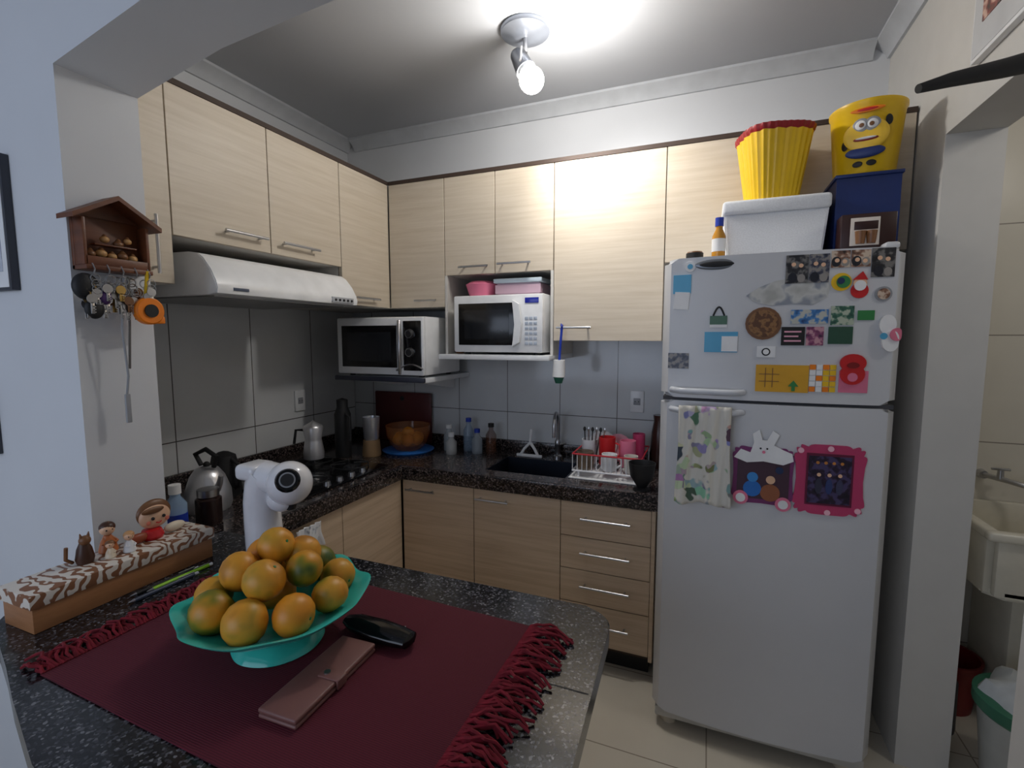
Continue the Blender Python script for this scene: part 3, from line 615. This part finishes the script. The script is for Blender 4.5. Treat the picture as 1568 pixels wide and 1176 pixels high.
b.lathe([(0,.012),(.07,.012),(.10,.04),(.125,.10),(.13,.155),(.127,.155),(.118,.10),(.09,.045),(0,.02)],(.39,-.25,ZTOP),gl,40);bw2=b.done()
b=B('orange_pile')
for i in range(6):
    a=i*pi/3;fruit(.39+.062*math.cos(a),-.25+.062*math.sin(a),ZTOP+.075,.035,orangey)
fruit(.39,-.25,ZTOP+.11,.036,orangey);b.done(ang=70,parent=bw2)
b=B('cutting_board');b.box(.0,.42,-.045,-.028,ZTOP+.001,1.18,M('board_red',(80,18,20),.4),.006);b.cyl((.21,-.046,1.14),(.21,-.027,1.14),.015,.015,blackm);b.done()
for i,(x,y,h_,cl,cap) in enumerate(((.60,-.14,.13,'a',wh),(.66,-.22,.10,'b',wh),(.71,-.10,.17,'c',blu),(.79,-.15,.12,'d',blu),(.86,-.11,.15,'e',blackm))):
    jar('glass_bottle',x,y,[(0,0),(.03,0),(.031,.01),(.031,h_*.7),(.014,h_*.88),(.014,h_)],glass('bottle_'+cl,[(200,210,215),(225,225,220),(150,175,200),(180,190,200),(110,70,50)][i],.08,.45),ZTOP,lambda b,x=x,y=y,h_=h_,cap=cap:b.lathe([(0,h_),(.017,h_),(.017,h_+.022),(0,h_+.022)],(x,y,ZTOP),cap,20))
# squeegee at sink
b=B('sink_squeegee');x,y=1.10,-.11
b.tube([(x,y+.02,ZTOP+.15),(x,y+.0,ZTOP+.08),(x-.03,y-.01,ZTOP+.045),(x-.05,y-.015,ZTOP+.012)],.008,wh);b.tube([(x,y+.0,ZTOP+.08),(x+.03,y-.01,ZTOP+.045),(x+.05,y-.015,ZTOP+.012)],.008,wh);b.box(x-.075,x+.075,y-.022,y-.008,ZTOP+.0,ZTOP+.016,wh,.004);b.done()
# dish rack
b=B('dish_rack');x0,x1,y0,y1=1.425,1.745,-.42,-.13;wr=M('rack_wire',(225,225,228),.3)
for z in (.035,.115):
    b.tube([(x0,y0,ZTOP+z),(x1,y0,ZTOP+z),(x1,y1,ZTOP+z),(x0,y1,ZTOP+z),(x0,y0,ZTOP+z)],.004,wr if z<.1 else M('rack_red',(190,40,50),.4),8)
for i in range(15):
    x=x0+(x1-x0)*i/14;b.tube([(x,y0,ZTOP+.115),(x,y0,ZTOP+.035),(x,y1,ZTOP+.035),(x,y1,ZTOP+.115)],.0022,wr,6)
for x in (x0+.03,x1-.03):
    for y in (y0,y1):b.tube([(x,y,ZTOP+.004),(x,y,ZTOP+.035)],.005,wr,8)
b.box(x0-.015,x1+.012,y0-.02,y1+.015,ZTOP+.0003,ZTOP+.006,M('tray_white',(215,215,215),.4),.002);rk=b.done()
zr=ZTOP+.0375
def mug(name,x,y,r,h_,m,z=zr,hd=1,par=None):
    b=B(name);b.lathe([(0,0),(r*.85,0),(r,.008),(r,h_),(r*.92,h_),(r*.9,.01),(0,.008)],(x,y,z),m,28)
    if hd:b.tube([(x+r*.95,y-.0,z+h_*.8),(x+r*1.55,y-.005,z+h_*.75),(x+r*1.6,y-.005,z+h_*.4),(x+r*.95,y,z+h_*.2)],.005,m,8)
    b.done(parent=par)
mug('glass_jar',1.475,-.375,.042,.085,glass('jar_glass_brown',(130,110,90),.1,.6),hd=0,par=rk);mug('coffee_mug',1.59,-.37,.036,.08,wh,par=rk);mug('coffee_mug',1.69,-.37,.032,.08,P('mug_cream',(215,210,200)),par=rk);mug('coffee_mug',1.56,-.27,.04,.14,red,par=rk);mug('plastic_cup',1.66,-.27,.038,.13,pink,hd=0,par=rk);mug('plastic_cup',1.47,-.26,.038,.12,P('cupclear',(210,210,215)),hd=0,par=rk);mug('plastic_cup',1.70,-.18,.03,.15,mag,hd=0,par=rk)
b=B('serving_plate');b.lathe([(0,0),(.05,0),(.075,.012),(.073,.015),(0,.005)],(1.52,-.18,zr+.075),wh,32,R=Matrix.Rotation(1.35,4,'X'));b.lathe([(0,0),(.05,0),(.07,.012),(.068,.015),(0,.005)],(1.60,-.18,zr+.07),P('plate_pink',(215,150,165)),32,R=Matrix.Rotation(1.35,4,'X'));b.done(parent=rk)
b=B('cutlery')
for i in range(6):b.tube([(1.455+.012*i,-.27+.004*(i%3),zr+.02),(1.45+.02*i,-.285,zr+.17)],.003,chrome if i%2 else blackm,6);b.sph((1.45+.02*i,-.285,zr+.175),.008,chrome if i%2 else blackm,(1,.3,1.5),10)
b.done(parent=rk)
b=B('wine_glass_black');b.lathe([(0,0),(.036,0),(.036,.005),(.02,.012),(.025,.02),(.05,.06),(.058,.12),(.055,.12),(.045,.06),(0,.03)],(1.755,-.487,ZTOP),blackm,32);b.done()
jar('ceramic_pitcher',1.79,-.075,[(0,0),(.04,0),(.045,.08),(.04,.18),(.03,.24),(.034,.27),(0,.27)],M('pitcher_brown',(65,38,32),.25))
# hanging brush on the tall door handle
b=B('hanging_dish_brush');b.tube([(1.365,-.412,1.585),(1.36,-.418,1.50),(1.355,-.418,1.42)],.006,blu,8);b.tube([(1.355,-.395,1.56),(1.36,-.41,1.588),(1.368,-.42,1.575)],.004,blu,8);b.cyl((1.355,-.418,1.42),(1.353,-.418,1.34),.027,.030,wh,20);b.cyl((1.353,-.418,1.34),(1.353,-.418,1.31),.026,.016,P('gel_green',(40,100,80)),20);b.done()
# boxes above microwave
b=B('plastic_food_container');zt=1.7355
b.lathe([(0,0),(.065,0),(.083,.055),(.086,.062),(.06,.078),(0,.08)],(.90,-.30,zt),pink,30);b.done()
b=B('plastic_food_container');b.prism([(1.0,-.36),(1.24,-.36),(1.24,-.20),(1.0,-.20)],zt,zt+.06,glass('tub_clear',(215,180,195),.2,.75),'xy',.008);b.box(.992,1.248,-.368,-.192,zt+.06,zt+.082,P('lid_pale',(190,205,215)),.005);b.done()
b=B('spice_bottle');b.lathe([(0,0),(.02,0),(.022,.005),(.022,.06),(.014,.075),(.014,.09),(0,.09)],(.765,-.30,1.4405),brn,20);b.done()
# outlets
for nm,bx_ in (('outlet_left',(XL+.0062,XL+.016,-.525,-.45,1.10,1.22)),('outlet_back',(1.63,1.70,-.016,-.0062,1.13,1.245))):
    b=B('wall_outlet');x0,x1,y0,y1,z0,z1=bx_;b.box(*bx_,white,.003);cx,cy,cz=(x0+x1)/2,(y0+y1)/2,(z0+z1)/2
    if nm=='outlet_left':b.box(x1-.001,x1+.002,cy-.018,cy+.018,cz-.018,cz+.018,grey,.002);[b.cyl((x1+.001,cy+d,cz),(x1+.0025,cy+d,cz),.003,.003,blackm,8) for d in(-.009,.009)]
    else:b.box(cx-.018,cx+.018,y0-.002,y0+.001,cz-.018,cz+.018,grey,.002);[b.cyl((cx+d,y0-.001,cz),(cx+d,y0-.0025,cz),.003,.003,blackm,8) for d in(-.009,.009)]
    b.done()
cloth('dish_cloth',0,.13,0,.10,0,photo('cloth_print',[(60,80,120),(225,228,232),(235,235,238)],30))
o=bpy.context.scene.objects['dish_cloth'];o.rotation_euler=(0,0,pi/2);o.location=(.585,-1.22,.69)
# ---------------------------------------------------------------- key rack on stub wall end face (x=.477)
b=B('key_rack');kw=wood_mat('rack_wood',(112,62,34),(78,42,24),8,30);xw=.4775
b.box(xw,xw+.012,-1.865,-1.705,1.70,1.84,kw,.002);b.prism([(-1.865,1.84),(-1.705,1.84),(-1.785,1.885)],xw,xw+.012,kw,'yz')
for s_ in (-1,1):
    b.prism([(-1.785,1.897),(-1.785,1.885),(-1.785+s_*.105,1.822),(-1.785+s_*.105,1.834)],xw,xw+.07,kw,'yz')
b.box(xw,xw+.06,-1.865,-1.705,1.70,1.712,kw,.002);b.box(xw+.045,xw+.052,-1.86,-1.71,1.712,1.735,kw,.001)
for yy in (-1.86,-1.71):b.box(xw+.01,xw+.052,yy-.004,yy+.004,1.712,1.83,kw,.001)
nut=P('nut',(190,145,92))
for i,(dy,dz,rr) in enumerate(((-.055,.0,.011),(-.03,.004,.012),(-.005,.0,.010),(.02,.003,.012),(.045,.0,.011),(-.02,.042,.010),(.012,.034,.011),(.035,.045,.009))):
    b.sph((xw+.032,-1.785+dy,1.742+dz),rr,nut if i%3 else brn,(1,1.1,.9),12);b.cyl((xw+.032,-1.785+dy,1.742+dz+rr*.7),(xw+.032,-1.785+dy,1.742+dz+rr*1.3),rr*.7,rr*.3,brn,10)
b.box(xw+.02,xw+.045,-1.835,-1.735,1.766,1.770,kw,.001)
for i in range(5):b.tube([(xw+.056,-1.85+.033*i,1.715),(xw+.066,-1.85+.033*i,1.70),(xw+.062,-1.85+.033*i,1.69)],.0018,chrome,6)
b.done()
random.seed(5)
b=B('key_bunch')
for i in range(5):
    y=-1.85+.033*i
    for j in range(7):
        ln=random.uniform(.03,.07);dy=random.uniform(-.018,.018);xx=xw+.05+random.uniform(-.014,.02);z=1.688-.014*(j%4)
        b.tube([(xx,y+.011*math.cos(a),z-.012+.011*math.sin(a)) for a in [k_*pi/6 for k_ in range(13)]],.0013,chrome,5)
        m=random.choice([chrome,chrome,brn,P('brass',(190,150,70)),grey])
        b.cyl((xx-.001,y+dy,z-.036),(xx+.001,y+dy,z-.036),.012,.012,m,14);b.box(xx-.001,xx+.001,y+dy-.004,y+dy+.004,z-.045-ln*.6,z-.045,m,.0005)
        for q in range(3):b.box(xx-.001,xx+.001,y+dy,y+dy+.007,z-.05-ln*.15*(q+1),z-.047-ln*.15*(q+1),m)
b.sph((xw+.05,-1.865,1.655),.030,blackm,(.6,1,1.15));b.sph((xw+.05,-1.85,1.60),.022,blackm,(.6,1,1.2));b.sph((xw+.06,-1.83,1.63),.016,P('purp',(70,40,100)),(.6,1,1.2))
b.tube([(xw+.05,-1.775,1.69),(xw+.052,-1.79,1.55),(xw+.045,-1.78,1.42),(xw+.04,-1.785,1.36)],.003,grey,6);b.box(xw+.036,xw+.044,-1.79,-1.777,1.29,1.37,grey,.002)
b.tube([(xw+.05,-1.765,1.69),(xw+.05,-1.77,1.56),(xw+.045,-1.775,1.44)],.003,P('strap',(110,105,100)),6)
b.done()
b=B('tape_measure');ty_=-1.725;b.lathe([(0,-.012),(.034,-.012),(.038,-.008),(.038,.008),(.034,.012),(0,.012)],(xw+.06,ty_,1.60),orn,30,R=Matrix.Rotation(pi/2,4,'Y'));b.lathe([(0,0),(.018,0),(.018,.004),(0,.004)],(xw+.072,ty_,1.60),blackm,24,R=Matrix.Rotation(pi/2,4,'Y'))
b.tube([(xw+.06,ty_-.005,1.635),(xw+.058,ty_+.005,1.71)],.005,yel,8);b.box(xw+.052,xw+.068,ty_+.015,ty_+.04,1.565,1.585,orn,.003);b.done()
# picture frames
frw=M('frame_dark',(60,62,70),.4)
def pframe_y(x0,x1,z0,z1,y,inn):
    b=B('picture_frame');b.box(x0,x1,y-.02,y,z0,z1,frw,.003);b.box(x0+.008,x1-.008,y-.0215,y-.019,z0+.008,z1-.008,wh);b.box(x0+.05,x1-.03,y-.0225,y-.021,z0+.05,z1-.05,inn);b.done()
pframe_y(-.12,.24,1.655,2.015,Y1,photo('pic_pale',[(170,175,190),(200,205,215),(150,155,170)],10));pframe_y(-.2,.06,1.18,1.38,Y1,ph_grn)
b=B('picture_frame');b.box(XR-.02,XR,-1.22,-.80,2.285,2.66,wh,.003);b.box(XR-.0215,XR-.019,-1.21,-.81,2.295,2.65,P('mat_pale',(200,200,200)));b.box(XR-.0235,XR-.021,-1.13,-.86,2.37,2.60,photo('photo_family',[(40,70,60),(150,80,70),(215,180,160)],30));b.done()
# made-up black arm standing in for a dark blur close to the lens
b=B('lens_blur_stand_in');b.tube([(2.675,-1.29,2.085),(2.60,-1.33,2.06),(2.50,-1.38,2.03),(2.40,-1.44,2.00),(2.345,-1.465,1.983)],.026,blackm,16,r1=.008);b.cyl((2.667,-1.29,2.087),(2.677,-1.29,2.087),.04,.04,blackm);b.done()
# ---------------------------------------------------------------- ceiling spot lamp
b=B('ceiling_spotlight');lx,ly=1.27,-.66
b.lathe([(0,0),(.10,0),(.102,-.008),(.098,-.018),(.07,-.026),(.045,-.034),(.0,-.036)],(lx,ly,ZC),M('lamp_white_metal',(150,155,165),.3,.6),40)
b.cyl((lx,ly,ZC-.034),(lx,ly,ZC-.09),.009,.009,chrome,16)
lh=M('lamp_head',(140,143,150),.3,.7)
H0=Vector((1.235,-.655,2.675));H1=Vector((1.28,-.675,2.60));b.cyl(H0,H1,.030,.042,lh,28);b.sph(H0,.030,lh,seg=20)
b.tube([(lx-.0,ly-.045,2.68),(lx,ly-.05,2.64),(1.27,-.72,2.62)],.005,chrome);b.tube([(lx,ly-.045,2.68),(lx,ly+.045,2.68),(lx,ly+.05,2.64),(1.27,-.62,2.62)],.005,chrome)
D=(H1-H0).normalized();b.cyl(H1-D*.01,H1+D*.012,.03,.034,white,24)
b.sph(H1+D*.055,.05,M('bulb_glow',(255,250,240),.3,emit=30),seg=24)
b.done()
def light(kind,name,loc,e,col,rot=None,**kw):
    l=bpy.data.lights.new(name,kind);l.energy=e;l.color=col
    for k_,v in kw.items():setattr(l,k_,v)
    o=bpy.data.objects.new(name,l);o.location=loc
    if rot:o.rotation_euler=rot
    bpy.context.collection.objects.link(o);return o
light('POINT','spotlight_bulb_light',(1.45,-.74,2.51),15,(1,.965,.92),shadow_soft_size=.05)
so=Vector((1.37,-.74,2.52));tt=Vector((1.62,-.38,2.10))
light('SPOT','spotlight_beam',so,24,(1,.975,.94),(tt-so).to_track_quat('-Z','Y').to_euler(),spot_size=math.radians(110),spot_blend=1,shadow_soft_size=.04)
light('AREA','window_daylight',(.4,-4.4,1.7),24,(.70,.80,1),(math.radians(90),0,0),shape='RECTANGLE',size=2.4,size_y=1.6)
light('POINT','laundry_fill',(3.4,-1.2,2.4),8,(1,.95,.88),shadow_soft_size=.1)  # added fill without a fixture, brightens the laundry room
b=B('window_1')
for x in (-.62,.58,1.78):b.box(x,x+.05,-4.6,-4.57,.85,2.55,white,.003)
for z in (.85,2.5):b.box(-.62,1.83,-4.6,-4.57,z,z+.05,white,.003)
b.done()
# ---------------------------------------------------------------- laundry
b=B('laundry_sink');por=M('porcelain_cream',(228,222,205),.25);x0,x1,y0,y1=2.95,3.5,-.47,-.004
b.prism([(x0,y0+.05),(x0+.05,y0),(x1-.05,y0),(x1,y0+.05),(x1,y1),(x0,y1)],.60,.64,por,'xy',.01)
for q in ((x0,x0+.03,y0+.03,y1),(x1-.03,x1,y0+.03,y1),(x0+.02,x1-.02,y0,y0+.03),(x0+.02,x1-.02,y1-.03,y1)):b.box(*q,.61,.84,por,.008)
b.box(x0-.015,x1+.015,y0-.02,y0+.025,.815,.85,por,.012,3);b.box(x0-.015,x0+.03,y0,y1,.815,.85,por,.012,3);b.box(x1-.03,x1+.015,y0,y1,.815,.85,por,.012,3)
b.box(3.1,3.35,-.3,-.004,0,.60,por,.02);b.done()
b=B('laundry_faucet');b.cyl((3.10,-.0,.95),(3.10,-.03,.95),.02,.016,chrome);b.tube([(3.10,-.02,.95),(3.13,-.08,.95),(3.19,-.14,.94),(3.20,-.15,.90)],.011,chrome,10);b.cyl((3.13,-.08,.95),(3.13,-.08,.985),.012,.010,chrome);b.box(3.10,3.16,-.087,-.073,.985,.995,chrome,.003);b.cyl((3.20,-.15,.905),(3.20,-.15,.88),.015,.013,yel);b.done()
b=B('trash_can');tx,ty=3.03,-.64
b.lathe([(0,0),(.11,0),(.115,.01),(.145,.33),(.15,.34),(.14,.34),(.11,.02),(0,.02)],(tx,ty,0),M('can_white',(195,198,195),.4),36)
b.lathe([(.148,.30),(.156,.31),(.156,.345),(.148,.35)],(tx,ty,0),M('can_green',(60,120,95),.4),36)
t_=[(.14,.33),(.12,.38),(.07,.41),(0,.415)]
b.lathe(t_,(tx,ty,0),M('bag_white',(215,220,222),.4,bump=.8,scale=30),36,lambda r,z,a:(r*(1+.06*math.sin(7*a)),z+.014*math.sin(5*a+r*40)));b.done()
b=B('cleaning_bucket');b.lathe([(0,0),(.09,0),(.11,.2),(.115,.2),(.115,.215),(.105,.215),(.085,.01),(0,.01)],(2.975,-.17,0),M('bucket_dkred',(120,30,30),.4),30);b.done()
b=B('cleaning_bottle');b.lathe([(0,0),(.045,0),(.047,.02),(.045,.2),(.02,.25),(.018,.29),(0,.29)],(2.90,-.35,0),P('btl_dark',(40,42,50)),24);b.cyl((2.90,-.35,.29),(2.90,-.35,.32),.02,.02,red);b.done()
# ---------------------------------------------------------------- world + camera
w=bpy.data.worlds.new('World');sc.world=w;w.use_nodes=True
bg=w.node_tree.nodes['Background'];bg.inputs[0].default_value=(.6,.7,.9,1);bg.inputs[1].default_value=.3
cd=bpy.data.cameras.new('Camera');co=bpy.data.objects.new('Camera',cd);bpy.context.collection.objects.link(co)
co.location=(2.001,-2.619,1.526);co.rotation_euler=(pi/2-.096,0,.383);cd.sensor_fit='HORIZONTAL';cd.sensor_width=36;cd.lens=17.015;cd.clip_start=.02
sc.camera=co
